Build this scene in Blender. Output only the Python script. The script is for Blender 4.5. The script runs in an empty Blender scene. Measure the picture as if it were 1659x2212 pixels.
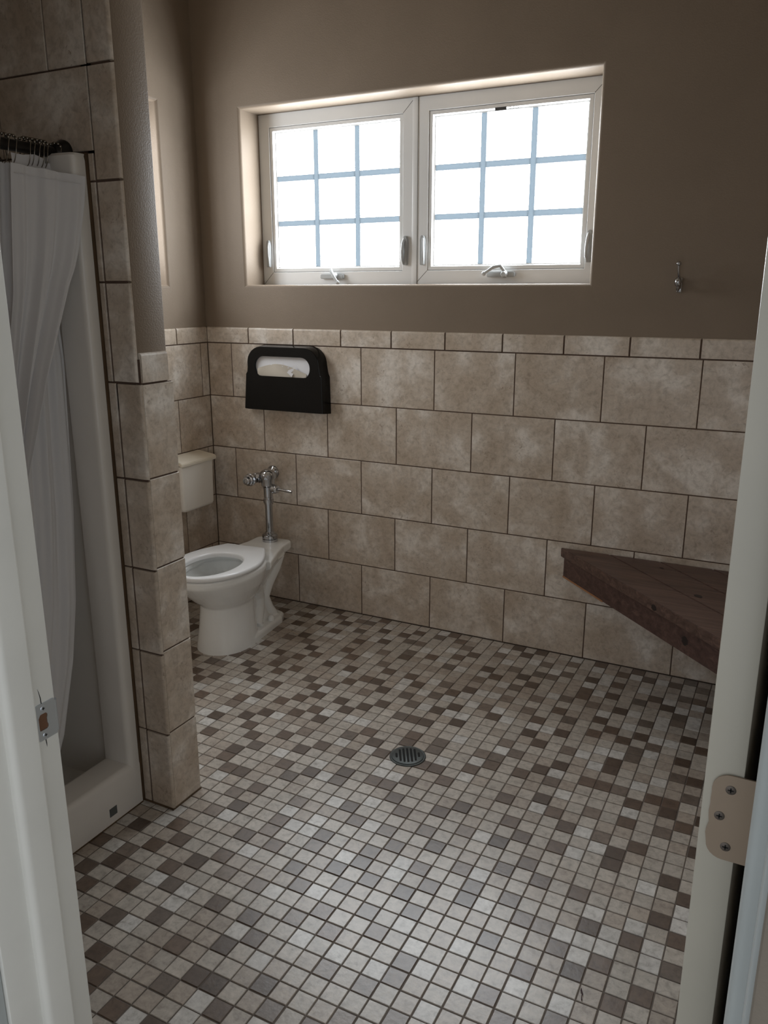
import bpy, bmesh, math, random
from mathutils import Vector, Matrix
random.seed(7)
PI = math.pi
COL = bpy.context.scene.collection

# ------------------------------------------------------------------ materials
def rgb(h):
    return tuple(h) + (1.0,) if len(h) == 3 else h
def newmat(name):
    m = bpy.data.materials.new(name); m.use_nodes = True
    nt = m.node_tree
    for n in list(nt.nodes): nt.nodes.remove(n)
    out = nt.nodes.new('ShaderNodeOutputMaterial')
    b = nt.nodes.new('ShaderNodeBsdfPrincipled')
    nt.links.new(b.outputs[0], out.inputs[0])
    return m, nt, b, out
def N(nt, t, **kw):
    n = nt.nodes.new(t)
    for k, v in kw.items(): setattr(n, k, v)
    return n
def noise(nt, vec, scale, detail=4, rough=.55, dist=0):
    n = N(nt, 'ShaderNodeTexNoise'); n.inputs['Scale'].default_value = scale
    n.inputs['Detail'].default_value = detail; n.inputs['Roughness'].default_value = rough
    n.inputs['Distortion'].default_value = dist
    nt.links.new(vec, n.inputs['Vector']); return n
def ramp(nt, fac, stops):
    r = N(nt, 'ShaderNodeValToRGB'); e = r.color_ramp.elements
    e[0].position, e[0].color = stops[0][0], rgb(stops[0][1])
    e[1].position, e[1].color = stops[-1][0], rgb(stops[-1][1])
    for p, c in stops[1:-1]:
        q = e.new(p); q.color = rgb(c)
    nt.links.new(fac, r.inputs[0]); return r
def mix(nt, mode, fac, a, b):
    m = N(nt, 'ShaderNodeMix', data_type='RGBA', blend_type=mode)
    for s, v in ((m.inputs[0], fac), (m.inputs[6], a), (m.inputs[7], b)):
        if hasattr(v, 'links'): nt.links.new(v, s)
        elif isinstance(v, (int, float)): s.default_value = v
        else: s.default_value = rgb(v)
    return m.outputs[2]
def bump(nt, b, height, strength, dist=.001):
    n = N(nt, 'ShaderNodeBump'); n.inputs['Strength'].default_value = strength
    n.inputs['Distance'].default_value = dist
    nt.links.new(height, n.inputs['Height']); nt.links.new(n.outputs[0], b.inputs['Normal']); return n
def plain(name, col, rough=.5, metal=0, bscale=0, bstr=.1, var=.0, coat=0):
    m, nt, b, out = newmat(name)
    tc = N(nt, 'ShaderNodeTexCoord').outputs['Object']
    if var:
        n = noise(nt, tc, 9, 5)
        c = ramp(nt, n.outputs[0], [(.3, [x*(1-var) for x in col]), (.7, [min(1, x*(1+var)) for x in col])])
        nt.links.new(c.outputs[0], b.inputs['Base Color'])
    else: b.inputs['Base Color'].default_value = rgb(col)
    b.inputs['Roughness'].default_value = rough; b.inputs['Metallic'].default_value = metal
    b.inputs['Coat Weight'].default_value = coat
    if bscale:
        n = noise(nt, tc, bscale, 2); bump(nt, b, n.outputs[0], bstr)
    return m

M = {}
def paint(name, col, k=1.0):
    m, nt, b, out = newmat(name)
    tc = N(nt, 'ShaderNodeTexCoord').outputs['Object']
    n = noise(nt, tc, 3, 3)
    c = ramp(nt, n.outputs[0], [(.3, [x*.95 for x in col]), (.7, [x*1.05 for x in col])])
    nt.links.new(c.outputs[0], b.inputs['Base Color'])
    b.inputs['Roughness'].default_value = .48
    b.inputs['Specular IOR Level'].default_value = .16
    n1 = noise(nt, tc, 210, 3, .55, .3)
    r = ramp(nt, n1.outputs[0], [(.42, (0, 0, 0)), (.62, (1, 1, 1))])
    bump(nt, b, r.outputs[0], .24*k, .0009)
    return m
M['paint'] = paint('tan_orange_peel_paint', (.235, .185, .139))
M['paint_front'] = paint('hall_paint', (.20, .175, .145))
M['ceiling'] = paint('ceiling_paint', (.34, .29, .23))
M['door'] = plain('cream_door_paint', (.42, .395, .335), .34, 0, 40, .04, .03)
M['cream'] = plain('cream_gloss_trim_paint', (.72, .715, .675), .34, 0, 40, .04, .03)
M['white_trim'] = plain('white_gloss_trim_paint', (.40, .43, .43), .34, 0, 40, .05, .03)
M['hardware'] = plain('off_white_window_hardware', (.36, .37, .37), .4)
M['vinyl'] = plain('white_window_vinyl', (.70, .70, .69), .33, 0, 0, 0, .01)
M['dark_gap'] = plain('dark_seam', (.05, .05, .045), .7)

def tile_mat(name, base, light, dark, warm):
    m, nt, b, out = newmat(name)
    tc = N(nt, 'ShaderNodeTexCoord').outputs['Object']
    at = N(nt, 'ShaderNodeAttribute', attribute_name='tint')
    add = N(nt, 'ShaderNodeVectorMath', operation='MULTIPLY_ADD')
    nt.links.new(at.outputs['Color'], add.inputs[0]); add.inputs[1].default_value = (37, 23, 51)
    nt.links.new(tc, add.inputs[2]); v = add.outputs[0]
    big = noise(nt, v, 6.5, 5, .6, .3)
    c = ramp(nt, big.outputs[0], [(.36, warm), (.5, base), (.66, light)])
    fine = noise(nt, v, 48, 6, .7, .5)
    g = ramp(nt, fine.outputs[0], [(.30, (.70, .68, .66)), (.5, (1, 1, 1)), (.70, (1.18, 1.18, 1.19))])
    c2 = mix(nt, 'MULTIPLY', .9, c.outputs[0], g.outputs[0])
    pit = noise(nt, v, 85, 4, .65, .6)
    reg = noise(nt, v, 11, 3, .6)
    rr = ramp(nt, reg.outputs[0], [(.52, (0, 0, 0)), (.66, (.8, .8, .8))])
    pr_ = ramp(nt, pit.outputs[0], [(.35, (1, 1, 1)), (.42, (0, 0, 0))])
    fac = mix(nt, 'MULTIPLY', 1.0, rr.outputs[0], pr_.outputs[0])
    c3 = mix(nt, 'MIX', fac, c2, dark)
    nt.links.new(c3, b.inputs['Base Color'])
    rg = ramp(nt, big.outputs[0], [(.3, (.30,)*3), (.7, (.42,)*3)])
    nt.links.new(rg.outputs[0], b.inputs['Roughness'])
    h = noise(nt, v, 26, 4, .6)
    bump(nt, b, h.outputs[0], .22, .002)
    return m
M['tile'] = tile_mat('beige_stone_wall_tile', (.545, .468, .388), (.72, .665, .60), (.30, .23, .175), (.475, .392, .310))
M['grout'] = plain('brown_grout', (.11, .072, .054), .9, 0, 200, .2, .2)
M['fgrout'] = plain('grey_brown_floor_grout', (.125, .103, .088), .85, 0, 200, .2, .2)

# mosaic floor tile: vertex colour carries each tile's own glaze colour
m, nt, b, out = newmat('mosaic_floor_tile')
tc = N(nt, 'ShaderNodeTexCoord').outputs['Object']
at = N(nt, 'ShaderNodeAttribute', attribute_name='tint')
n1 = noise(nt, tc, 48, 8, .72, .4)
g = ramp(nt, n1.outputs[0], [(.30, (.58, .56, .54)), (.48, (.98, .98, .98)), (.70, (1.28, 1.28, 1.28))])
c = mix(nt, 'MULTIPLY', 1.0, at.outputs['Color'], g.outputs[0])
dirt = noise(nt, tc, 2.2, 4, .6)
dg = ramp(nt, dirt.outputs[0], [(.35, (.84, .81, .78)), (.6, (1, 1, 1))])
c = mix(nt, 'MULTIPLY', .8, c, dg.outputs[0])
nt.links.new(c, b.inputs['Base Color'])
b.inputs['Roughness'].default_value = .35
b.inputs['Specular IOR Level'].default_value = .85
n2 = noise(nt, tc, 60, 3, .6); bump(nt, b, n2.outputs[0], .25, .0015)
M['mosaic'] = m

M['porcelain'] = plain('white_vitreous_china', (.86, .87, .86), .12, 0, 0, 0, .01, .3)
M['seat'] = plain('white_seat_plastic', (.80, .81, .82), .22)
M['acrylic'] = plain('offwhite_shower_fibreglass', (.72, .69, .65), .28, 0, 0, 0, .02)
M['bin'] = plain('cream_bin_plastic', (.88, .85, .79), .4, 0, 120, .04)
M['bin_lid'] = plain('yellowed_bin_lid', (.84, .78, .66), .4, 0, 120, .04)
M['chrome'] = plain('worn_chrome', (.47, .48, .50), .11, 1.0, 60, .03, .10)
M['steel'] = plain('brushed_steel', (.66, .71, .78), .38, 1.0, 90, .05, .08)
M['drainmetal'] = plain('dull_drain_metal', (.085, .092, .09), .5, .7, 150, .15, .25)
M['black'] = plain('black_plastic', (.002, .002, .0022), .22, 0, 90, .05)
M['black'].node_tree.nodes['Principled BSDF'].inputs['Specular IOR Level'].default_value = .28
M['hole'] = plain('dark_hole', (.004, .004, .004), .9)
M['rust'] = plain('bare_wood_mortise', (.15, .07, .035), .8, 0, 60, .3, .4)
M['tanpaint'] = plain('tan_painted_hinge', (.275, .21, .152), .45, 0, 60, .05, .05)
M['screw'] = plain('dark_screw', (.12, .10, .085), .5, .5, 0, 0)
M['paper'] = plain('white_tissue_paper', (.78, .78, .80), .85, 0, 30, .2, .02)
M['paper2'] = plain('cream_tissue_paper', (.60, .55, .47), .9, 0, 30, .3, .04)
M['rod'] = plain('black_rod', (.020, .018, .016), .30, .6)
M['bead'] = plain('shiny_bead', (.30, .28, .25), .12, 1.0)
M['water'] = plain('toilet_water', (.20, .24, .24), .05)
M['twig'] = plain('dark_twig', (.05, .025, .03), .8)
M['hair'] = plain('pale_thread', (.5, .42, .33), .8)
M['plate'] = plain('grey_plate', (.12, .13, .13), .5, .3)
M['concrete'] = plain('concrete_slab', (.30, .29, .27), .8, 0, 60, .2, .1)
M['label'] = plain('dark_label_print', (.035, .035, .035), .6)
M['caulk'] = plain('brown_stained_caulk', (.10, .06, .03), .8, 0, 60, .2, .3)

# wood
m, nt, b, out = newmat('dark_stained_wood')
tc = N(nt, 'ShaderNodeTexCoord').outputs['Object']
mp = N(nt, 'ShaderNodeMapping'); mp.inputs['Rotation'].default_value = (0, 0, PI/4)
mp.inputs['Scale'].default_value = (1.2, 22, 22)
nt.links.new(tc, mp.inputs[0])
n1 = noise(nt, mp.outputs[0], 2.4, 7, .62, .8)
c = ramp(nt, n1.outputs[0], [(.3, (.034, .016, .013)), (.55, (.078, .040, .032)), (.75, (.135, .075, .058))])
nt.links.new(c.outputs[0], b.inputs['Base Color']); b.inputs['Roughness'].default_value = .42
bump(nt, b, n1.outputs[0], .35, .002)
M['wood'] = m
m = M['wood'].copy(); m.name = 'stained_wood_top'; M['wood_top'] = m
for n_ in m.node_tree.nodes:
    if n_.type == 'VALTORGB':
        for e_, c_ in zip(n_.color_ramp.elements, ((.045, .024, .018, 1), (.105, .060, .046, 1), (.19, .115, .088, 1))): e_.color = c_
M['knot'] = plain('wood_knot', (.012, .006, .005), .5)
M['rawwood'] = plain('raw_wood_edge', (.30, .14, .06), .8, 0, 60, .2, .2)

# curtain: thin white cloth, part translucent
m, nt, b, out = newmat('white_curtain_cloth')
b.inputs['Base Color'].default_value = (.80, .80, .82, 1); b.inputs['Roughness'].default_value = .7
b.inputs['Sheen Weight'].default_value = .2
tr = N(nt, 'ShaderNodeBsdfTranslucent'); tr.inputs[0].default_value = (.6, .6, .62, 1)
ms = N(nt, 'ShaderNodeMixShader'); ms.inputs[0].default_value = .22
nt.links.new(b.outputs[0], ms.inputs[1]); nt.links.new(tr.outputs[0], ms.inputs[2])
nt.links.new(ms.outputs[0], out.inputs[0])
tc = N(nt, 'ShaderNodeTexCoord').outputs['Object']
n = noise(nt, tc, 14, 4, .6, .6); bump(nt, b, n.outputs[0], .35, .006)
M['cloth'] = m

# daylit obscure glass: a lit window
def glass_mat(name, E, col=(.93, .97, 1.0)):
    m, nt, b, out = newmat(name)
    b.inputs['Base Color'].default_value = (.75, .78, .80, 1); b.inputs['Roughness'].default_value = .25
    b.inputs['Emission Color'].default_value = rgb(col); b.inputs['Emission Strength'].default_value = E
    tc = N(nt, 'ShaderNodeTexCoord').outputs['Object']
    n = noise(nt, tc, 160, 2); bump(nt, b, n.outputs[0], .3, .001)
    return m
M['glass'] = glass_mat('daylit_obscure_glass', 19.0, (.90, .955, 1.0))
M['glass_side'] = glass_mat('daylit_obscure_glass_side', 13.0, (.92, .96, 1.0))
m, nt, b, out = newmat('translucent_muntin_vinyl')
b.inputs['Base Color'].default_value = (.55, .6, .62, 1); b.inputs['Roughness'].default_value = .4
tr = N(nt, 'ShaderNodeBsdfTranslucent'); tr.inputs[0].default_value = (.165, .182, .195, 1)
ad = N(nt, 'ShaderNodeMixShader'); ad.inputs[0].default_value = .9
nt.links.new(b.outputs[0], ad.inputs[1]); nt.links.new(tr.outputs[0], ad.inputs[2]); nt.links.new(ad.outputs[0], out.inputs[0])
M['muntin'] = m

# ------------------------------------------------------------------ mesh helpers
def finish(name, bm, mats, parent=None, sharp=35, smooth=True, **props):
    bmesh.ops.remove_doubles(bm, verts=bm.verts, dist=1e-6)
    bm.normal_update()
    for f in bm.faces: f.smooth = smooth
    if smooth:
        lim = math.radians(sharp)
        for e in bm.edges:
            if len(e.link_faces) == 2 and e.calc_face_angle(0) > lim: e.smooth = False
    me = bpy.data.meshes.new(name); bm.to_mesh(me); bm.free()
    if not isinstance(mats, (list, tuple)): mats = [mats]
    for m in mats: me.materials.append(M[m] if isinstance(m, str) else m)
    o = bpy.data.objects.new(name, me); COL.objects.link(o)
    if parent is not None:
        o.parent = parent
        o.matrix_parent_inverse = parent_world(parent).inverted()
    for k, v in props.items(): o[k] = v
    return o
def parent_world(p):
    w = p.matrix_basis.copy()
    if p.parent: w = parent_world(p.parent) @ p.matrix_parent_inverse @ w
    return w
def empty(name, loc, **props):
    o = bpy.data.objects.new(name, None); o.empty_display_size = .05
    o.location = loc; COL.objects.link(o)
    for k, v in props.items(): o[k] = v
    return o
def box(bm, lo, hi, bev=0, seg=2, mat=0, M4=None):
    t = bmesh.new(); bmesh.ops.create_cube(t, size=1)
    for v in t.verts:
        v.co = Vector([lo[i] + (v.co[i]+.5)*(hi[i]-lo[i]) for i in range(3)])
    if bev: bmesh.ops.bevel(t, geom=t.edges[:], offset=bev, segments=seg, affect='EDGES', profile=.5)
    if M4: bmesh.ops.transform(t, matrix=M4, verts=t.verts)
    for f in t.faces: f.material_index = mat
    merge(bm, t)
def merge(bm, t):
    me = bpy.data.meshes.new('tmp'); t.to_mesh(me); t.free(); bm.from_mesh(me); bpy.data.meshes.remove(me)
def boxo(name, lo, hi, mat, parent=None, bev=0, seg=2, **props):
    bm = bmesh.new(); box(bm, lo, hi, bev, seg); return finish(name, bm, mat, parent, **props)
def loft(bm, rings, close=True, cap0=True, cap1=True, mat=0):
    R = []
    for r in rings: R.append([bm.verts.new(p) for p in r])
    n = len(R[0])
    for a, b_ in zip(R, R[1:]):
        for i in range(n if close else n-1):
            f = bm.faces.new((a[i], a[(i+1) % n], b_[(i+1) % n], b_[i])); f.material_index = mat
    if cap0: f = bm.faces.new(R[0][::-1]); f.material_index = mat
    if cap1: f = bm.faces.new(R[-1]); f.material_index = mat
    return R
def lathe(bm, p0, axis, prof, n=32, mat=0):
    """prof: list of (distance along axis, radius)"""
    a = Vector(axis).normalized(); u = a.orthogonal().normalized(); w = a.cross(u); p0 = Vector(p0)
    rings = []
    for d, r in prof:
        rings.append([p0 + a*d + (u*math.cos(2*PI*i/n) + w*math.sin(2*PI*i/n))*max(r, 1e-5) for i in range(n)])
    t = bmesh.new(); loft(t, rings, mat=mat); bmesh.ops.recalc_face_normals(t, faces=t.faces); merge(bm, t)
def tube(bm, pts, r, n=10, mat=0):
    pts = [Vector(p) for p in pts]; rr = r if isinstance(r, (list, tuple)) else [r]*len(pts)
    rings = []; u = None
    for i, p in enumerate(pts):
        d = (pts[min(i+1, len(pts)-1)] - pts[max(i-1, 0)]).normalized()
        if u is None: u = d.orthogonal().normalized()
        else: u = (u - d*u.dot(d)).normalized()
        w = d.cross(u)
        rings.append([p + (u*math.cos(2*PI*k/n) + w*math.sin(2*PI*k/n))*rr[i] for k in range(n)])
    t = bmesh.new(); loft(t, rings, mat=mat); bmesh.ops.recalc_face_normals(t, faces=t.faces); merge(bm, t)
def prism(bm, poly, a0, a1, fn, mat=0, bev=0, seg=2):
    """poly 2d outline extruded from a0 to a1; fn(u,v,a)->xyz"""
    t = bmesh.new()
    loft(t, [[fn(u, v, a0) for u, v in poly], [fn(u, v, a1) for u, v in poly]], mat=mat)
    bmesh.ops.recalc_face_normals(t, faces=t.faces)
    if bev: bmesh.ops.bevel(t, geom=t.edges[:], offset=bev, segments=seg, affect='EDGES')
    merge(bm, t)
def rrect(u0, v0, u1, v1, r, n=6):
    out = []
    for cx, cy, a in ((u1-r, v1-r, 0), (u0+r, v1-r, 90), (u0+r, v0+r, 180), (u1-r, v0+r, 270)):
        for k in range(n+1):
            t = math.radians(a+90*k/n); out.append((cx+r*math.cos(t), cy+r*math.sin(t)))
    return out

# ------------------------------------------------------------------ tiles
GR = .0046
def slab(bm, u0, v0, u1, v1, fn, thick, lay, tint, ch=.0012, topround=0, leftround=0, rightround=0):
    """a bevelled tile; fn(u,v,h) with h = height off the wall"""
    def ring(ins, h):
        return [fn(u0+ins, v0+ins, h), fn(u1-ins, v0+ins, h), fn(u1-ins, v1-ins, h), fn(u0+ins, v1-ins, h)]
    if topround or rightround or leftround:
        r = .008
        rings = []
        for k in range(6):
            a = PI/2*k/5; o = r*(1-math.sin(a)); h = thick - r*(1-math.cos(PI/2-a)) if False else thick - r + r*math.sin(a)
            o = r - r*math.cos(PI/2 - (PI/2-a)) if False else r*(1-math.cos(a)) 
            tu = o if topround else min(o, ch); ru = o if rightround else min(o, ch); lu = o if leftround else min(o, ch)
            du = min(o, ch)
            rings.append([fn(u0+lu, v0+du, h), fn(u1-ru, v0+du, h), fn(u1-ru, v1-tu, h), fn(u0+lu, v1-tu, h)])
        rings = [[fn(u0, v0, 0), fn(u1, v0, 0), fn(u1, v1, 0), fn(u0, v1, 0)]] + rings
    else:
        rings = [ring(0, 0), ring(0, thick-ch), ring(ch, thick)]
    R = [[bm.verts.new(p) for p in r_] for r_ in rings]
    fs = []
    for a, b_ in zip(R, R[1:]):
        for i in range(4): fs.append(bm.faces.new((a[i], a[(i+1) % 4], b_[(i+1) % 4], b_[i])))
    fs.append(bm.faces.new(R[-1]))
    for f in fs:
        for l in f.loops: l[lay] = tint
def new_tint(bm): return bm.loops.layers.float_color.new('tint')
def tile_rows(bm, lay, fn, rows, umin, umax, W, thick=.008, **kw):
    """rows: list of (z0, z1, phase); joints at phase + n*W"""
    for z0, z1, ph in rows:
        js = [umin] + [ph+n*W for n in range(-30, 30) if umin+.006 < ph+n*W < umax-.006] + [umax]
        for a, b_ in zip(js, js[1:]):
            t = (random.random(), random.random(), random.random(), 1)
            slab(bm, a+GR/2, z0+GR/2, b_-GR/2, z1-GR/2, fn, thick, lay, t, **kw)
def tfinish(name, bm, mat, parent, **props):
    bmesh.ops.recalc_face_normals(bm, faces=bm.faces)
    return finish(name, bm, mat, parent, 25, **props)

H = 2.98            # ceiling height
XR = 2.645           # right wall
YF = -2.486         # room side of the door wall
W, WT = .3556, .2520
Z = [1.339, 1.2619, 1.0067, .7526, .4999, .2485, 0.0]
ROWS_BACK = [(Z[2], Z[1], .1417), (Z[3], Z[2], .3173), (Z[4], Z[3], .1377), (Z[5], Z[4], .3116), (Z[6], Z[5], .1352)]

# ------------------------------------------------------------------ wall with a window recess
def wall_with_recess(name, fn, umin, umax, z0, z1, hole, depth, mat, r=.016, parent=None):
    """fn(u, z, d): d>0 goes into the wall"""
    bm = bmesh.new(); u0, v0, u1, v1 = hole
    loops = [(-r, 0.0)]
    for k in range(1, 7):
        a = PI/2*k/6; loops.append((-r*(1-math.sin(a)), r*(1-math.cos(a))))
    loops.append((0, depth))
    L = []
    for o, d in loops:
        L.append([bm.verts.new(fn(u0+o, v0+o, d)), bm.verts.new(fn(u1-o, v0+o, d)), bm.verts.new(fn(u1-o, v1-o, d)), bm.verts.new(fn(u0+o, v1-o, d))])
    for a, b_ in zip(L, L[1:]):
        for i in range(4): bm.faces.new((a[i], a[(i+1) % 4], b_[(i+1) % 4], b_[i]))
    O = [bm.verts.new(fn(umin, z0, 0)), bm.verts.new(fn(umax, z0, 0)), bm.verts.new(fn(umax, z1, 0)), bm.verts.new(fn(umin, z1, 0))]
    for i in range(4): bm.faces.new((O[i], O[(i+1) % 4], L[0][(i+1) % 4], L[0][i]))
    # outer shell of the wall
    T = .22
    P = [bm.verts.new(fn(umin, z0, T)), bm.verts.new(fn(umax, z0, T)), bm.verts.new(fn(umax, z1, T)), bm.verts.new(fn(umin, z1, T))]
    E_ = [bm.verts.new(fn(u0, v0, T)), bm.verts.new(fn(u1, v0, T)), bm.verts.new(fn(u1, v1, T)), bm.verts.new(fn(u0, v1, T))]
    for i in range(4):
        bm.faces.new((L[-1][i], L[-1][(i+1) % 4], E_[(i+1) % 4], E_[i]))
        bm.faces.new((E_[i], E_[(i+1) % 4], P[(i+1) % 4], P[i]))
        bm.faces.new((O[i], O[(i+1) % 4], P[(i+1) % 4], P[i]))
    bmesh.ops.recalc_face_normals(bm, faces=bm.faces)
    return finish(name, bm, mat, parent, 30)

PD = .006   # paint plane sits this far behind the tile face
HOLE = (.242, 1.531, 1.839, 2.279)
wb = wall_with_recess('wall_back', lambda u, z, d: (u, PD+d, z), -.20, XR+.2, -.05, H+.1, HOLE, .15, 'paint')
wb['kind'] = 'structure'
bm = bmesh.new(); lay = new_tint(bm)
fb = lambda u, v, h: (u, .0055-h*.0055/.008, v)
tile_rows(bm, lay, fb, ROWS_BACK, 0, XR, W)
tfinish('tile_wainscot', bm, 'tile', wb)
bm = bmesh.new(); lay = new_tint(bm)
tile_rows(bm, lay, lambda u, v, h: (u, .006-h, v), [(Z[1], Z[0], .2468)], 0, XR, WT, thick=.008, topround=1)
tfinish('bullnose_cap', bm, 'tile', wb)
boxo('grout', (0, .0018, 0), (XR, .0058, Z[0]-.006), 'grout', wb)

HL = (-1.02, 1.531, -.243, 2.290)
wl = wall_with_recess('wall_left', lambda u, z, d: (-PD-d, u, z), -1.485, .05, -.05, H+.1, HL, .15, 'paint')
wl['kind'] = 'structure'
bm = bmesh.new(); lay = new_tint(bm)
tile_rows(bm, lay, lambda u, v, h: (-.0055+h*.0055/.008, u, v),
          [(Z[2], Z[1], -.0540), (Z[3], Z[2], -.2358), (Z[4], Z[3], -.0400), (Z[5], Z[4], -.2300), (Z[6], Z[5], -.05)], -1.478, 0, W)
tfinish('tile_wainscot', bm, 'tile', wl)
bm = bmesh.new(); lay = new_tint(bm)
tile_rows(bm, lay, lambda u, v, h: (-.006+h, u, v), [(Z[1], Z[0], -.2210)], -1.478, 0, WT, thick=.008, topround=1)
tfinish('bullnose_cap', bm, 'tile', wl)
boxo('grout', (-.0058, -1.478, 0), (-.0018, 0, Z[0]-.006), 'grout', wl)

# right wall, door wall, ceiling, outer shell
wr = boxo('wall_right', (XR+PD, YF, -.05), (XR+.15, PD, H), 'paint', kind='structure')
bm = bmesh.new(); lay = new_tint(bm)
tile_rows(bm, lay, lambda u, v, h: (XR+.0055-h*.0055/.008, u, v), [(a, b_, -c) for a, b_, c in ROWS_BACK], YF+.01, -.002, W)
tfinish('tile_wainscot', bm, 'tile', wr)
boxo('grout', (XR+.0018, YF, 0), (XR+.0058, 0, Z[0]-.006), 'grout', wr)
XL, XJ = 1.719, 2.633       # jamb faces of the doorway
YH = -2.621                 # hall side of the door wall
bm = bmesh.new()
box(bm, (-.15, YH+.002, -.05), (XL-.019, YF, H)); box(bm, (XJ+.019, YH+.002, -.05), (XR+.9, YF, H))
box(bm, (XL-.019, YH+.002, 2.06), (XJ+.019, YF, H))
finish('wall_front', bm, 'paint', None, kind='structure')
boxo('ceiling', (-.2, YH, H), (XR+.2, .2, H+.12), 'ceiling', kind='structure')
boxo('wall_shower_side', (-.18, YH, -.05), (-.03, -1.48, H), 'paint', kind='structure')

# ------------------------------------------------------------------ floor
DARK = """8,-1 9,-3 10,-17 10,-5 11,-18 11,-15 11,-7 11,-3 11,-1 12,-17 12,-12 12,-10 12,-5 12,-3 13,-20 13,-14 13,-8 14,-15 14,-11 14,-7 14,-4 14,-1 15,-16 15,-13 15,-12 15,-8 15,-2 16,-22 16,-20 16,-19 16,-14 16,-11 16,-9 16,-5 16,-3 17,-24 17,-18 17,-16 17,-13 17,-10 17,-2 18,-21 18,-4 18,-2 19,-36 19,-22 19,-20 19,-18 19,-14 19,-11 19,-8 19,-6 19,-1 20,-38 20,-34 20,-26 20,-25 20,-23 20,-17 20,-15 20,-9 20,-3 21,-39 21,-37 21,-36 21,-27 21,-24 21,-19 21,-16 21,-14 21,-11 21,-5 22,-35 22,-33 22,-27 22,-22 22,-18 22,-13 22,-7 22,-3 23,-41 23,-38 23,-34 23,-31 23,-29 23,-21 23,-19 23,-16 23,-12 23,-9 23,-4 23,-2 24,-40 24,-36 24,-30 24,-28 24,-25 24,-23 24,-17 24,-14 24,-12 24,-10 24,-7 24,-6 24,-4 25,-42 25,-37 25,-35 25,-26 25,-22 25,-16 25,-13 25,-2 26,-44 26,-43 26,-39 26,-34 26,-32 26,-25 26,-20 26,-15 26,-10 26,-6 26,-1 27,-35 27,-31 27,-30 27,-28 27,-22 27,-19 27,-13 27,-11 27,-2 28,-44 28,-40 28,-37 28,-32 28,-25 28,-24 28,-20 28,-16 28,-14 28,-7 28,-5 28,-3 29,-42 29,-35 29,-21 29,-16 29,-12 29,-10 29,-4 30,-44 30,-41 30,-39 30,-37 30,-33 30,-31 30,-30 30,-27 30,-24 30,-19 30,-18 30,-16 30,-14 30,-11 31,-41 31,-38 31,-34 31,-28 31,-24 31,-13 31,-10 31,-8 31,-6 31,-3 32,-42 32,-36 32,-32 32,-25 32,-23 32,-21 32,-19 32,-18 32,-15 32,-7 32,-1 33,-40 33,-35 33,-33 33,-31 33,-30 33,-28 33,-26 33,-21 33,-12 33,-5 33,-2 34,-41 34,-36 34,-32 34,-29 34,-22 34,-13 34,-10 34,-8 34,-6 34,-1 35,-38 35,-34 35,-27 35,-25 35,-20 35,-18 35,-7 35,-5 35,-3 36,-41 36,-35 36,-32 36,-30 36,-28 36,-24 36,-19 36,-18 36,-16 36,-11 36,-9 36,-5 37,-40 37,-38 37,-33 37,-31 37,-26 37,-17 37,-14 37,-12 37,-4 37,-2 38,-37 38,-36 38,-29 38,-22 38,-19 38,-15 38,-10 38,-8 39,-39 39,-31 39,-30 39,-26 39,-24 39,-18 39,-13 39,-11 39,-7 39,-6 39,-4 39,-1 40,-28 40,-25 40,-21 40,-19 40,-17 40,-15 40,-8 41,-33 41,-30 41,-27 41,-22 41,-12 41,-10 41,-6 41,-4 41,-2 42,-36 42,-31 42,-28 42,-25 42,-23 42,-18 42,-11 42,-8 42,-1 43,-37 43,-34 43,-31 43,-21 43,-18 43,-16 43,-15 43,-12 43,-6 43,-2 44,-32 44,-28 44,-23 44,-18 44,-14 44,-13 44,-11 44,-9 44,-5 45,-36 45,-33 45,-30 45,-25 45,-24 45,-21 45,-19 45,-12 45,-6 45,-2 46,-32 46,-23 46,-18 46,-8 46,-7 46,-4 46,-1 47,-34 47,-30 47,-21 47,-19 47,-18 47,-15 47,-13 47,-10 47,-4 47,-2 48,-33 48,-28 48,-25 48,-20 48,-17 48,-15 48,-11 48,-5 49,-31 49,-29 49,-26 49,-22 49,-19"""
dark = set(tuple(map(int, s.split(','))) for s in DARK.split())
PIT, PX, PY = .05066232, .02354057, .02156754
bm = bmesh.new(); lay = new_tint(bm)
i0, i1, j0, j1 = 0, 52, -52, -1
def lin(r, g, b_): return (r, g, b_, 1)
for i in range(i0, i1+1):
    for j in range(j0, j1+1):
        cx, cy = PX+i*PIT, PY+j*PIT
        if cx < .93 and cy < -1.50: continue
        if cx > XR-.01: continue
        seen = (cx > .60 and cy > -2.25) or (cx > .48 and cy > -.5)
        isd = (i, j) in dark or (not seen and random.random() < .16)
        v = random.random()
        if isd:
            k = random.uniform(.75, 1.3); c = (.115*k, .080*k, .058*k) if v < .7 else (.165*k, .130*k, .105*k)
        elif v < .15: k = random.uniform(.93, 1.08); c = (.56*k, .545*k, .52*k)
        elif v < .72: k = random.uniform(.88, 1.08); c = (.450*k, .410*k, .362*k)
        else: k = random.uniform(.9, 1.06); c = (.385*k, .332*k, .282*k)
        jx, jy = random.uniform(-.0005, .0005), random.uniform(-.0005, .0005)
        h = (PIT-.0031)/2; z = random.uniform(-.0002, .0002)
        x0, x1 = max(cx-h, .002)+jx, min(cx+h, XR-.003)+jx
        y0, y1 = cy-h+jy, min(cy+h, -.003)+jy
        slab(bm, x0, y0, x1, y1, lambda u, v_, hh, z=z: (u, v_, -.006+hh+z), .006, lay, lin(*c), ch=.0013)
fl = boxo('floor', (-.15, -2.64, -.12), (XR+.15, .15, -.0019), 'fgrout', kind='structure')
tfinish('mosaic_tiles', bm, 'mosaic', fl)
boxo('floor_2', (-1.5, -5.2, -.12), (5.0, -2.64, -.004), 'concrete', kind='structure')
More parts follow.
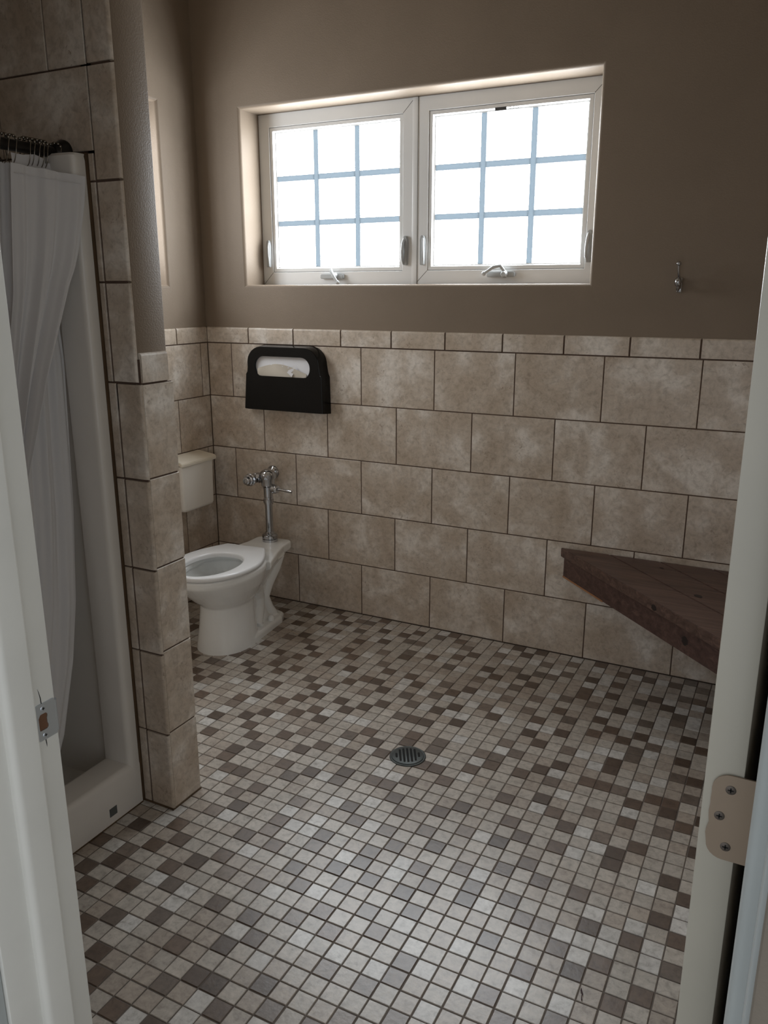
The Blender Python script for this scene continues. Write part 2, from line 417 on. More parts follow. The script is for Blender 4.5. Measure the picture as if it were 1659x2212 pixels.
boxo('sky_blocker_roof', (-1.0, -4.6, 2.62), (5.0, YH+.002, 2.72), 'ceiling', kind='structure')  # unseen roof added outside the doorway to hold back sky light
# little debris on the tiles
bm = bmesh.new(); tube(bm, [(2.3328, -1.690, .002), (2.3345, -1.698, .003), (2.339, -1.705, .002), (2.3385, -1.712, .003), (2.3413, -1.721, .002)], [.0006, .0021, .0015, .0006, .0016], 8)
finish('twig', bm, 'twig', None, label='tiny dark twig lying on the mosaic floor near the door', category='twig')
bm = bmesh.new(); tube(bm, [(.655, -.345, .002), (.672, -.335, .004), (.69, -.346, .006), (.708, -.348, .004), (.714, -.36, .002)], .0012, 6)
finish('thread', bm, 'hair', None, label='small pale curled thread on the floor beside the toilet', category='thread')

# ------------------------------------------------------------------ partition (wing) wall beside the shower
wp = boxo('wall_partition', (-.03, -1.595, -.02), (1.071, -1.484, H), 'paint', bev=.004, kind='structure')
bm = bmesh.new(); lay = new_tint(bm)
fs = lambda u, v, h: (u, -1.595-h, v)      # shower side face
dz = .008
zz = [0, .2485+dz*.0, .4999+.004, .7526+.004, 1.0067+.006, 1.2619+.010]
for a, b_ in zip(zz, zz[1:]):               # below the cap: strip + bullnose column
    t = (random.random(), random.random(), random.random(), 1)
    slab(bm, .9685, a+GR/2, .9955-GR/2, b_-GR/2, fs, .008, lay, t)
    slab(bm, .9975+GR/2, a+GR/2, 1.0815, b_-GR/2, fs, .008, lay, t, rightround=1)
zu = [1.2719, 1.527, 1.769, 2.030, 2.284, 2.538, 2.792, H]
for k, (a, b_) in enumerate(zip(zu, zu[1:])):
    t = (random.random(), random.random(), random.random(), 1)
    slab(bm, .9890+GR/2, a+GR/2, 1.0715, b_-GR/2, fs, .008, lay, t, rightround=1)
    if a < 1.8: slab(bm, .9685, a+GR/2, .9870-GR/2, min(b_, 1.836)-GR/2, fs, .008, lay, t)
    if b_ > 1.8:
        js = [.989, .666, .31, .0] if k % 2 == 0 else [.989, .859, .50, .15, .0]
        if k == 2: js = [.989, .666, .31, .0]; a = 1.838
        for p, q in zip(js, js[1:]):
            t = (random.random(), random.random(), random.random(), 1)
            slab(bm, q+GR/2, a+GR/2, p-GR/2, b_-GR/2, fs, .008, lay, t)
tfinish('shower_side_tiles', bm, 'tile', wp)
bm = bmesh.new(); lay = new_tint(bm)
fe = lambda u, v, h: (1.071+h, u, v)       # end face
ze = [0, .2485+.004, .4999+.012, .7526+.010, 1.0067+.010, 1.2700]
for a, b_ in zip(ze, ze[1:]):
    t = (random.random(), random.random(), random.random(), 1)
    slab(bm, -1.5945+GR/2, a+GR/2, -1.4765, b_-GR/2, fe, .009, lay, t)
tfinish('end_tiles', bm, 'tile', wp)
bm = bmesh.new(); lay = new_tint(bm)
slab(bm, -1.5925, 1.2700+GR/2, -1.4915, 1.3500, fe, .010, lay, (.2, .7, .4, 1), topround=1)
tfinish('bullnose_cap', bm, 'tile', wp)
bm = bmesh.new(); lay = new_tint(bm)        # toilet side
tile_rows(bm, lay, lambda u, v, h: (u, -1.484+h, v), [(a, b_, c) for a, b_, c in ROWS_BACK], 0, 1.078, W)
tfinish('toilet_side_tiles', bm, 'tile', wp)
bm = bmesh.new()
box(bm, (.966, -1.5985, 0), (1.0785, -1.594, 1.268)); box(bm, (.966, -1.5985, 1.2), (1.060, -1.594, H))
box(bm, (0, -1.5985, 1.83), (1.0, -1.594, H))
box(bm, (1.070, -1.5965, 0), (1.0765, -1.480, 1.270)); box(bm, (1.06, -1.5965, 1.262), (1.0755, -1.4945, 1.334))
box(bm, (0, -1.485, 0), (1.074, -1.480, 1.262))
finish('grout', bm, 'grout', wp)
boxo('base_joint', (.966, -1.6065, 0), (1.083, -1.6025, .005), 'caulk', wp); boxo('base_joint', (1.0795, -1.6065, 0), (1.0835, -1.477, .004), 'caulk', wp)
boxo('caulk', (.9500, -1.6115, 0), (.9665, -1.598, 1.835), 'caulk', wp)

# shower back and far side wall tiles above the unit (kept simple, mostly hidden)
ws = boxo('wall_shower_back', (-.035, YF, -.05), (.004, -1.594, H), 'tile', kind='structure')
boxo('wall_shower_front', (-.03, YF+.0, -.05), (.964, YF+.012, H), 'tile', kind='structure')

# ------------------------------------------------------------------ shower stall (fibreglass unit)
SX = .968
sh = empty('shower_stall', (.5, -2.04, 0), label='off-white moulded fibreglass shower stall with a low curb behind the curtain', category='shower')
def plan_side(yo, s):
    """right side going from flange to back; s=-1 means interior is toward -y"""
    P = [(SX-.005, yo), (SX-.001, yo+s*.001), (SX, yo+s*.004), (SX, yo+s*.024)]
    for k in range(1, 6):
        a = PI/2*k/5; P.append((SX-.016*(1-math.cos(a)), yo+s*(.024+.016*math.sin(a))))
    P += [(.925, yo+s*.043), (.880, yo+s*.046)]
    for k in range(1, 7):
        a = PI*k/6/1.0; P.append((.880-.012-.012*math.cos(PI-a)*-1 if False else .880-.010*(k/6)-.006*math.sin(a), yo+s*(.046-.030*(1-math.cos(a))/2)))
    P += [(.80, yo+s*.013), (.60, yo+s*.012), (.30, yo+s*.012)]
    for k in range(0, 6):
        a = PI/2*k/5; P.append((.14-.09*math.sin(a), yo+s*(.012+.09*(1-math.cos(a)))))
    return P
Y0, Y1 = -1.6125, YF+.016
ps = plan_side(Y0, -1); pl_ = plan_side(Y1, 1)[::-1]
plan = [(x+(.0006 if x > SX-.002 else 0), y) for x, y in ps + pl_]
bm = bmesh.new()
prof = []
ztop = 1.832
def plan_ring(z, out=0.0):
    return [(x, y, z if z > 0 else (.10 if x > .868 else .02)) for x, y in plan]
R = loft(bm, [plan_ring(z) for z in (-1, .15, .6, 1.2, 1.815)] + [[(x-.001, y+(.0015 if y > -2 else -.0015)*-1, ztop-.006) for x, y in plan], [(x-.004, y+(.004 if y > -2.04 else -.004), ztop) for x, y in plan]], close=False, cap0=False, cap1=False)
# flange below the curb corner
finish('wall_surround', bm, 'acrylic', sh, 40)
bm = bmesh.new()
cp = [(SX, .0), (SX, .128)]
for k in range(1, 6):
    a = PI/2*k/5; cp.append((SX-.014*(1-math.cos(a)), .128+.018*math.sin(a)))
cp += [(.92, .148), (.885, .149)]
for k in range(1, 6):
    a = PI/2*k/5; cp.append((.885-.016*math.sin(a), .149-.018*(1-math.cos(a))))
cp += [(.862, .09), (.85, .062)]
for k in range(1, 6):
    a = PI/2*k/5; cp.append((.85-.03*math.sin(a)-.0, .062-.022*(1-math.cos(a))*0-.018*math.sin(a)))
cp += [(.5, .036), (.05, .044), (.05, .0)]
prism(bm, cp, Y0, Y1, lambda u, v, a: (u, a, v))
finish('base', bm, 'acrylic', sh, 40)
boxo('plate', (SX-.001, -1.7442, .026), (SX+.0012, -1.7161, .052), 'plate', sh)['label'] = 'small grey plate on the curb'
bm = bmesh.new(); lathe(bm, (.45, -2.04, .036), (0, 0, 1), [(0, .05), (.004, .05), (.005, .045)]); finish('drain', bm, 'chrome', sh)

boxo('base_joint', (SX-.002, -2.45, 0), (SX+.0025, -1.6125, .0025), 'caulk', sh)
# ------------------------------------------------------------------ curtain rod, rings, curtain
RX, RZ = .8865, 1.838
rod = empty('curtain_rod', (RX, -2.0, RZ), label='black curtain rod running above the shower opening', category='curtain rod')
bm = bmesh.new(); tube(bm, [(RX, -1.604, RZ-.001), (RX, -1.9, RZ), (RX, YF+.013, RZ)], .0135, 20); finish('pole', bm, 'rod', rod)
for yy, s in ((-1.6032, -1), (YF+.012, 1)):
    bm = bmesh.new(); lathe(bm, (RX, yy, RZ), (0, s, 0), [(0, .033), (.006, .033), (.016, .026), (.030, .019), (.034, .014)], 32)
    finish('flange', bm, 'rod', rod)
def ring_at(y, dx):
    bm = bmesh.new(); pts = []
    for k in range(25):
        a = -PI*.5+2*PI*(k/24)*.96
        rr = .021 if math.sin(a) > -.2 else .021+.012*(-.2-math.sin(a))
        pts.append((RX+rr*math.cos(a)+dx*.15*max(0, -math.sin(a)), y+.004*math.sin(a*2), RZ+.002+rr*math.sin(a)*(1 if math.sin(a) > 0 else 1.45)))
    tube(bm, pts, .0012, 8)
    return bm
ry = [-1.806, -1.7818, -1.7604, -1.7216, -1.7083, -1.6936, -1.6813, -1.6704, -1.630]
nearest = ['ninth', 'eighth', 'seventh', 'sixth', 'fifth', 'fourth', 'third', 'second', 'first']
for k, y in enumerate(ry):
    r = finish('curtain_ring', ring_at(y, random.uniform(-.02, .02)), 'bead', None, 60,
               label='wire curtain ring with small roller beads, %s along the rod from its tiled wall end' % nearest[k],
               category='curtain ring', group='beaded rings on the shower curtain rod')
    for q in range(5):
        a = math.radians(34+28*q)
        bm = bmesh.new(); bmesh.ops.create_uvsphere(bm, u_segments=12, v_segments=8, radius=.0038)
        bmesh.ops.translate(bm, verts=bm.verts, vec=(RX+.0195*math.cos(a), y+.004*math.sin(a*2), RZ+.002+.0195*math.sin(a)))
        finish('bead', bm, 'bead', r, 60)

def interp(tab, z):
    if z >= tab[0][0]: return tab[0][1]
    for (za, ya), (zb, yb) in zip(tab, tab[1:]):
        if z >= zb: return ya+(yb-ya)*(za-z)/(za-zb)
    return tab[-1][1]
sc = empty('shower_curtain', (.9, -1.75, .2), label='white cloth shower curtain gathered at the right end of the shower opening', category='curtain')
def sheet(name, tabR, tabL, xf, zt, zb, amp, nf, ph, nz=70, nu=90, topfn=None):
    bm = bmesh.new(); G = []
    for iz in range(nz+1):
        row = []
        for iu in range(nu+1):
            u = iu/nu
            top = zt if topfn is None else topfn(u)
            z = top+(zb-top)*iz/nz
            yl, yr = interp(tabL, z), interp(tabR, z)
            y = yl+(yr-yl)*u
            am = amp*(.35+.65*min(1, (top-z)/.6))*math.sin(PI*min(1, u*1.0+.0))**.3 if 0 < u < 1 else 0
            x = xf(u, z)+am*math.sin(2*PI*nf*u+ph+1.2*math.sin(z*3.1+ph))+.3*am*math.sin(5.3*PI*nf*u+z*4)
            row.append(bm.verts.new((x, y, z)))
        G.append(row)
    for a, b_ in zip(G, G[1:]):
        for i in range(nu): bm.faces.new((a[i], a[i+1], b_[i+1], b_[i]))
    bmesh.ops.recalc_face_normals(bm, faces=bm.faces)
    return finish(name, bm, 'cloth', sc, 80)
tR1 = [(1.78, -1.630), (1.757, -1.6326), (1.703, -1.6424), (1.604, -1.670), (1.559, -1.687), (1.526, -1.706), (1.31, -1.797), (.96, -1.925), (.4, -2.0)]
tL1 = [(1.8, -1.776), (1.5, -1.81), (1.1, -1.90), (.4, -2.05)]
sheet('front_panel', tR1, tL1, lambda u, z: .898+.085*u**1.2-(1.8-z)*.02*u, 1.80, .30, .013, 2.6, .4,
      topfn=lambda u: 1.797-.020*u)
tR2 = [(1.80, -1.640), (1.5, -1.662), (1.33, -1.655), (.93, -1.675), (.67, -1.700), (.28, -1.772), (.2, -1.80), (.1, -1.86)]
tL2 = [(1.8, -1.79), (.9, -1.90), (.2, -2.02)]
sheet('rear_panel', tR2, tL2, lambda u, z: .872-.004*math.sin(3*u)-max(0, (.5-z))*.10, 1.80, .085, .010, 3.4, 1.9)
# folded hem layers stepping along the top edge
def hem(pts, zt, zb, name='hem', th=.0016):
    bm = bmesh.new()
    for s in (0, th):
        pass
    loop = [(x, y) for x, y in pts]
    rows = [[(x, y, zt-.004*math.sin(9*k)) for k, (x, y) in enumerate(loop)], [(x+.002, y, (zt+zb)/2) for x, y in loop], [(x+.001, y, zb) for x, y in loop]]
    loft(bm, rows, close=False, cap0=False, cap1=False)
    return finish(name, bm, 'cloth', sc, 80)
hem([(.884, -1.760), (.889, -1.73), (.893, -1.70), (.894, -1.672)], 1.8215, 1.70)
hem([(.878, -1.70), (.888, -1.675), (.898, -1.65), (.905, -1.628)], 1.8080, 1.70)
fh = bmesh.new(); pts_ = [((.9055+.085*u**1.2), -1.775+.142*u, 1.774-.016*u+.0008*math.sin(11*u)) for u in [q/24 for q in range(25)]]
tube(fh, pts_[:-2], .0009, 8); finish('hem_seam', fh, 'cloth', sc, 80)

# ------------------------------------------------------------------ windows
def window(name, fn, u0, v0, u1, v1, glassmat, latches=True, crank=None, arm=None, sticker=None):
    """fn(u, v, d): d = distance toward the room from the glass line (d=0 glass)"""
    w = empty(name, fn(u0, v0, 0), kind='structure')
    bm = bmesh.new()
    F = .058; D = .026
    def ring(ins, d): return [fn(u0+ins, v0+ins, d), fn(u1-ins, v0+ins, d), fn(u1-ins, v1-ins, d), fn(u0+ins, v1-ins, d)]
    loft(bm, [ring(0, -.03), ring(0, D-.002), ring(.002, D), ring(F-.002, D), ring(F, D-.002), ring(F, D-.009)], cap0=False, cap1=False)
    bmesh.ops.recalc_face_normals(bm, faces=bm.faces)
    finish('frame', bm, 'vinyl', w, 20)
    bm = bmesh.new()
    loft(bm, [ring(F, -.03), ring(F+.0018, D-.009), ring(F+.0018, D-.004), ring(F+.016, D-.004), ring(F+.020, 0.006), ring(F+.024, 0.006), ring(F+.024, -.02)], cap0=False, cap1=False)
    bmesh.ops.recalc_face_normals(bm, faces=bm.faces)
    finish('sash', bm, 'vinyl', w, 20)
    # dark seam between frame and sash, mitre cuts
    bm = bmesh.new()
    loft(bm, [ring(F-.0012, D-.0085), ring(F+.003, D-.0085)], cap0=False, cap1=False)
    e = .0007
    for (ua, va, sx, sy) in ((u0, v0, 1, 1), (u1, v0, -1, 1), (u1, v1, -1, -1), (u0, v1, 1, -1)):
        p, q = .003, F-.001
        a = [(ua+sx*p-e, va+sy*p+e), (ua+sx*p+e, va+sy*p-e), (ua+sx*q+e, va+sy*q-e), (ua+sx*q-e, va+sy*q+e)]
        bm.faces.new([bm.verts.new(fn(x, y, D+.0002)) for x, y in a])
    finish('seam', bm, 'dark_gap', w)
    G = F+.022
    bm = bmesh.new(); bm.faces.new([bm.verts.new(p) for p in ring(G, -.0035)]); t = bm.faces[:]
    bmesh.ops.recalc_face_normals(bm, faces=t)
    bm.normal_update()
    g = finish('pane', bm, glassmat, w)
    # muntin bars and perimeter spacer
    bm = bmesh.new(); gu0, gv0, gu1, gv1 = u0+G, v0+G, u1-G, v1-G; b2 = .0125
    def bar(a0, b0, a1, b1, d0=.0, d1=.004):
        t = bmesh.new(); vs = []
        for d in (d0, d1):
            i = 0 if d == d0 else .0015
            vs.append([fn(a0+i, b0+i, d), fn(a1-i, b0+i, d), fn(a1-i, b1-i, d), fn(a0+i, b1-i, d)])
        loft(t, vs); bmesh.ops.recalc_face_normals(t, faces=t.faces); merge(bm, t)
    for k in (1, 2):
        x = gu0+(gu1-gu0)*k/3; bar(x-b2, gv0, x+b2, gv1)
        y = gv0+(gv1-gv0)*k/3; L3 = (gu1-gu0)/3
        for q in range(3): bar(gu0+L3*q+(b2 if q else 0), y-b2, gu0+L3*(q+1)-(b2 if q < 2 else 0), y+b2)
    
    finish('muntin_bars', bm, 'muntin', w, 20)
    if latches:
        for lu, s in ((u0+.038, 1), (u1-.040, -1)):
            bm = bmesh.new()
            prism(bm, [(lu-.010, 1.612), (lu+.009, 1.612), (lu+.011, 1.655), (lu+.012, 1.715), (lu+.006, 1.733), (lu-.006, 1.733), (lu-.010, 1.715)], D, D+.014, lambda u, v, a: fn(u, v, a), bev=.002)
            la = finish('latch', bm, 'hardware', w, 30)
            bm = bmesh.new()
            tube(bm, [fn(lu+s*.004, 1.722, D+.012), fn(lu+s*.006, 1.70, D+.021), fn(lu+s*.008, 1.67, D+.024), fn(lu+s*.009, 1.635, D+.021), fn(lu+s*.006, 1.616, D+.016)], [.0045, .0062, .0056, .005, .0025], 12)
            finish('lever', bm, 'hardware', la, 50)
    if crank is not None:
        cu, cv = crank
        bm = bmesh.new()
        prism(bm, [(cu-.060, cv-.011), (cu+.060, cv-.011), (cu+.060, cv+.009), (cu-.058, cv+.009)], D, D+.020, lambda u, v, a: fn(u, v, a), bev=.003)
        lathe(bm, fn(cu+.018, cv, D+.016), Vector(fn(0, 0, 1))-Vector(fn(0, 0, 0)), [(0, .015), (.012, .013), (.018, .009)], 20)
        cr = finish('crank', bm, 'hardware', w, 30)
        bm = bmesh.new()
        pts = [fn(cu+a, cv+b_, D+c) for a, b_, c in arm]
        tube(bm, pts, [.007, .0075, .007, .006, .0055][:len(pts)], 14)
        bmesh.ops.create_uvsphere(bm, u_segments=16, v_segments=10, radius=.0095, matrix=Matrix.Translation(pts[-1]))
        finish('crank_arm', bm, 'hardware', cr, 50)
    if sticker is not None:
        su0, su1, sv = sticker
        bm = bmesh.new()
        def rct(a, b_, c, d):
            bm.faces.new([bm.verts.new(fn(x, y, D-.0037)) for x, y in ((a, b_), (c, b_), (c, d), (a, d))])
        L_ = su1-su0
        rct(su0, sv-.006, su0+L_*.46, sv+.006)
        for k in range(7):
            a = su0+L_*(.52+.066*k); rct(a, sv-.004, a+L_*.04, sv-.002); rct(a, sv+.002, a+L_*(.02+.02*(k % 2)), sv+.004)
        finish('printed_label', bm, 'label', w)
    return w
fwb = lambda u, v, d: (u, .176-d, v)
window('window_1', fwb, .242, 1.531, 1.0385, 2.279, 'glass', True, (.630, 1.568), [(.0, .028, .022), (.012, .012, .034), (.030, -.010, .040), (.045, -.028, .040)])
window('window_2', fwb, 1.0425, 1.531, 1.839, 2.279, 'glass', True, (1.440, 1.570), [(.018, .012, .020), (.004, .034, .034), (-.022, .028, .042), (-.045, .014, .044), (-.062, .003, .044)], (1.3865, 1.490, 2.2012))
bm = bmesh.new(); box(bm, (1.0262, .1475, 1.531), (1.0545, .17, 2.279), .003); fm = finish('trim_1', bm, 'vinyl', None, kind='structure')
bm = bmesh.new(); box(bm, (1.0515, .1470, 1.531), (1.0530, .150, 2.279)); finish('seam', bm, 'dark_gap', fm)
window('window_3', lambda u, v, d: (-.176+d, u, v), -1.02, 1.531, -.243, 2.290, 'glass_side', False)

# ------------------------------------------------------------------ doorway
def jamb(name, x, s, y0=YH, y1=YF):
    """x = jamb face, s=+1 when the opening lies toward +x"""
    bm = bmesh.new()
    xs = sorted((x, x-s*.019)); box(bm, (xs[0], y0, 0), (xs[1], y1+.0005, 2.04), .0015)
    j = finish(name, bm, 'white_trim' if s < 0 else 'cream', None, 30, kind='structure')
    bm = bmesh.new()
    xs = sorted((x, x+s*.013))
    prof = [(x, -2.5275), (x+s*.0115, -2.5275), (x+s*.013, -2.530), (x+s*.013, -2.562)]
    for k in range(1, 6):
        a = PI/2*k/5; prof.append((x+s*(.013-.008*(1-math.cos(a))), -2.562-.010*math.sin(a)))
    prof.append((x, -2.5725))
    prism(bm, prof, 0, 2.03, lambda u, v, a: (u, v, a))
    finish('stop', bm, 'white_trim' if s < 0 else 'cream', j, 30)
    return j
j1 = jamb('trim_2', XL, 1); j2 = jamb('trim_3', XJ, -1)
hd = boxo('trim_4', (XL-.02, YH, 2.04), (XJ+.02, YF+.0005, 2.06), 'cream', kind='structure')
# casing on the hall side
for nm, a, b_ in (('trim_5', XL-.068, XL-.006), ('trim_6', XJ+.004, XJ+.068)):
    bm = bmesh.new(); box(bm, (a, YH-.016, 0), (b_, YH, 2.10), .004)
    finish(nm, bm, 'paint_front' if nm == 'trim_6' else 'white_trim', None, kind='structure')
# strike plate
bm = bmesh.new()
out_ = rrect(-2.5203, .8940, -2.4870, .9495, .0015, 2)
inn = [(-2.5163, .9095), (-2.5040, .9095), (-2.5015, .912), (-2.5015, .9155), (-2.5028, .917), (-2.5028, .9265), (-2.5015, .928), (-2.5015, .9315), (-2.504, .934), (-2.5135, .934), (-2.5168, .929), (-2.5168, .914)]
def ring_resample(poly, c, n=48):
    res = []
    for k in range(n):
        a = 2*PI*k/n; d = (math.cos(a), math.sin(a)); best = None
        for (x0, y0), (x1, y1) in zip(poly, poly[1:]+poly[:1]):
            ex, ey = x1-x0, y1-y0; den = d[0]*ey-d[1]*ex
            if abs(den) < 1e-12: continue
            t = ((x0-c[0])*ey-(y0-c[1])*ex)/den; s_ = ((x0-c[0])*d[1]-(y0-c[1])*d[0])/den
            if t > 0 and -1e-6 <= s_ <= 1+1e-6 and (best is None or t > best): best = t
        res.append((c[0]+d[0]*best, c[1]+d[1]*best))
    return res
c0 = (-2.5095, .9217)
ro, ri = ring_resample(out_, c0), ring_resample(inn, c0)
fx = lambda p, h: (XL+h, p[0], p[1])
loft(bm, [[fx(p, 0) for p in ro], [fx(p, .0016) for p in ro], [fx(p, .0016) for p in ri], [fx(p, 0) for p in ri]], cap0=False, cap1=False)
lip = [(0, .0), (.0016, .0), (.0016, .0016)]
lp = [(XL+.0016, -2.4885), (XL+.0018, -2.4855), (XL+.0008, -2.4835), (XL-.003, -2.4815), (XL-.004, -2.4825), (XL-.0005, -2.4845), (XL, -2.4885)]
prism(bm, lp, .898, .9455, lambda u, v, a: (u, v, a))
bmesh.ops.recalc_face_normals(bm, faces=bm.faces)
sp = finish('strike_plate', bm, 'steel', j1, 30, label='steel strike plate')
bm = bmesh.new(); bm.faces.new([bm.verts.new(fx(p, .0004)) for p in ri])
for f in bm.faces: f.normal_update()
finish('latch_hole', bm, 'rust', sp)
def screw(p, nrm, up, r, parent, mat='screw'):
    n_ = Vector(nrm); u = Vector(up); w = n_.cross(u)
    bm = bmesh.new(); lathe(bm, p, n_, [(-.002, r), (.0003, r), (.0008, r*.86)], 24)
    s1 = finish('screw', bm, mat, parent, 40)
    bm = bmesh.new(); P = Vector(p)+n_*.0011; a, t = r*.55, r*.13
    for (q, s_) in ((u, w), (w, u)):
        bm.faces.new([bm.verts.new(P+q*x+s_*y) for x, y in ((-a, -t), (a, -t), (a, t), (-a, t))])
    finish('screw_slot', bm, 'hole', s1)
screw((XL+.0016, -2.5077, .9417), (1, 0, 0), (0, 0, 1), .0042, sp, 'steel')
screw((XL+.0016, -2.5085, .9012), (1, 0, 0), (0, 0, 1), .0042, sp, 'steel')
# splits in the painted jamb above and below the strike
bm = bmesh.new(); tube(bm, [(XL+.0002, -2.5085, .9495), (XL+.0003, -2.509, .958), (XL+.0002, -2.5105, .967), (XL+.0002, -2.512, .973)], [.0007, .0006, .0004, .0001], 6)
tube(bm, [(XL+.0002, -2.508, .894), (XL+.0003, -2.5075, .887), (XL+.0002, -2.507, .881)], [.0007, .0006, .0001], 6); finish('crack', bm, 'hole', j1)

# open door slab seen edge on
DY = -2.474
bm = bmesh.new(); box(bm, (2.577, DY, .012), (2.6105, DY+.900, 2.03), .0012)
bmesh.ops.rotate(bm, verts=bm.verts, cent=(2.6105, DY, 0), matrix=Matrix.Rotation(math.radians(-2.0), 3, 'Z'))
door = finish('door_1', bm, 'door', None, 30, kind='structure')
def hinge(zc):
    y = DY-.0014
    bm = bmesh.new()
    pts = []
    pts += [(2.634, zc-.0445), (2.634, zc+.0445)]
    r = .0155; x0 = 2.5845
    for k in range(7):
        a = PI/2+PI/2*k/6; pts.append((x0+r+r*math.cos(a), zc+.0445-r+r*math.sin(a)))
    # worn paint outline along the leaf edge
    for k, dzv in enumerate((.024, .018, .012, .004, -.002, -.008, -.016, -.020)): pts.append((x0+random.uniform(-.0006, .0006)-(.0012 if dzv < -.015 else 0), zc+dzv))
    for k in range(7):
        a = PI+PI/2*k/6; pts.append((x0+r+r*math.cos(a), zc-.0445+r+r*math.sin(a)))
    prism(bm, pts, y, y-.0016, lambda u, v, a: (u, a, v))
    h = finish('hinge_leaf', bm, 'tanpaint', door, 30, label='tan painted hinge leaf with three screws')
    for sx, sz in ((2.6005, zc+.030), (2.5935, zc+.001), (2.6018, zc-.030)):
        screw((sx, y-.0016, sz), (0, -1, 0), (0, 0, 1), .0046, h)
    bm = bmesh.new(); tube(bm, [(2.640, y+.004, zc-.046), (2.640, y+.004, zc+.046)], .007, 16); finish('knuckle', bm, 'tanpaint', h)
hinge(1.0345); hinge(.24); hinge(1.82)

# ------------------------------------------------------------------ toilet
TX, TY, TH = .433, -.150, .09
toilet = empty('toilet', (TX, TY, 0), label='white floor-mounted toilet with open elongated seat, pushed into the back left corner', category='toilet')
def tl(lx, ly, z):
    """toilet local: lx right, ly toward the front (room)"""
    x, y = lx, -ly; c, s = math.cos(TH), math.sin(TH)
    return (TX+x*c-y*s, TY+x*s+y*c, z)
def egg(cy, lf, lb, hw, n=48, pf=2.0, pb=2.4):
    """closed outline: front half length lf, back half length lb, half width hw"""
    P = []
    for k in range(n):
        a = 2*PI*k/n; ca, sa = math.cos(a), math.sin(a)
        p = pf if sa > 0 else pb
        P.append((hw*math.copysign(abs(ca)**(2/p), ca), cy+(lf if sa > 0 else lb)*math.copysign(abs(sa)**(2/p), sa)))
    return P
def tloft(bm, secs):
    t = bmesh.new(); loft(t, [[tl(x, y, z) for x, y in P] for P, z in secs]); bmesh.ops.recalc_face_normals(t, faces=t.faces); merge(bm, t)
bm = bmesh.new()
# bowl with cavity: outer skin up, over the rim, inner skin down
outer = [(egg(.385, .09, .07, .075), .15), (egg(.39, .12, .10, .100), .19), (egg(.395, .175, .135, .135), .235), (egg(.40, .220, .16, .158), .28),
         (egg(.41, .248, .175, .172), .318), (egg(.415, .258, .18, .178), .335), (egg(.415, .262, .185, .181), .345), (egg(.415, .262, .185, .181), .364),
         (egg(.415, .256, .180, .176), .3705), (egg(.415, .215, .14, .135), .3705), (egg(.415, .207, .132, .128), .366), (egg(.415, .207, .132, .128), .345),
         (egg(.415, .222, .138, .142), .335), (egg(.41, .212, .135, .134), .30), (egg(.39, .16, .12, .105), .25), (egg(.36, .11, .09, .075), .20), (egg(.34, .06, .05, .05), .175)]
tloft(bm, outer)
# front pedestal
tloft(bm, [(egg(.405, .150, .13, .125, pb=3), -.009), (egg(.405, .146, .13, .121, pb=3), .02), (egg(.400, .135, .12, .112, pb=3), .10), (egg(.395, .13, .11, .108, pb=3), .17), (egg(.39, .13, .11, .107, pb=3), .22)])
# base plate reaching back
bp = [(-.123, .36), (-.120, .20), (-.118, .12), (-.100, .07), (-.06, .052), (.06, .052), (.100, .07), (.118, .12), (.120, .20), (.123, .36), (.11, .42), (-.11, .42)]
tloft(bm, [(bp, -.009), (bp, .022), ([(x*.95, .235+(y-.235)*.96) for x, y in bp], .034)])
# trapway body, S-curved rear, lofted by height
def trap(hw, b_, f): return egg((b_+f)/2, (f-b_)/2, (f-b_)/2, hw, pf=3, pb=3)
tloft(bm, [(trap(.082, .075, .33), .02), (trap(.066, .105, .32), .06), (trap(.058, .125, .32), .11), (trap(.056, .120, .32), .15), (trap(.058, .100, .27), .19), (trap(.060, .075, .262), .215), (trap(.066, .030, .262), .235), (trap(.070, -.015, .262), .250), (trap(.072, -.035, .262), .27), (trap(.074, -.040, .262), .31), (trap(.076, -.040, .262), .335)])
# moulded trapway tube bulging from the sides
for s in (-1, 1):
    pts = [(.088, .32, .25), (.084, .28, .24), (.074, .235, .205), (.066, .205, .15), (.070, .215, .10), (.078, .245, .06), (.084, .27, .035)]
    tube(bm, [tl(s*(x-.022), y, z) for x, y, z in pts], [.036, .036, .034, .031, .031, .032, .034], 16)
    pts = [(.062, .03, .305), (.060, .07, .25), (.052, .125, .19), (.046, .15, .13), (.052, .13, .07), (.062, .11, .03)]
    tube(bm, [tl(s*x, y, z) for x, y, z in pts], [.028, .028, .027, .024, .025, .027], 16)
# rear deck for the spud, widening into the rim
def deck(k, back, front, wf):
    P = []
    for q in range(7):
        a = PI/2*q/6; P.append(((.094-.03+.03*math.sin(a))*k, back+.03-.03*math.cos(a)))
    P += [(.098*k, back+.10), (.120*k, back+.19), (.142*k, back+.27), (wf*k, front)]
    return P+[(-x, y) for x, y in P[::-1]]
tloft(bm, [(deck(.80, -.036, .262, .150), .300), (deck(.97, -.050, .268, .158), .314), (deck(1.0, -.055, .270, .158), .322), (deck(1.0, -.055, .270, .158), .346), (deck(.975, -.052, .268, .156), .353)])
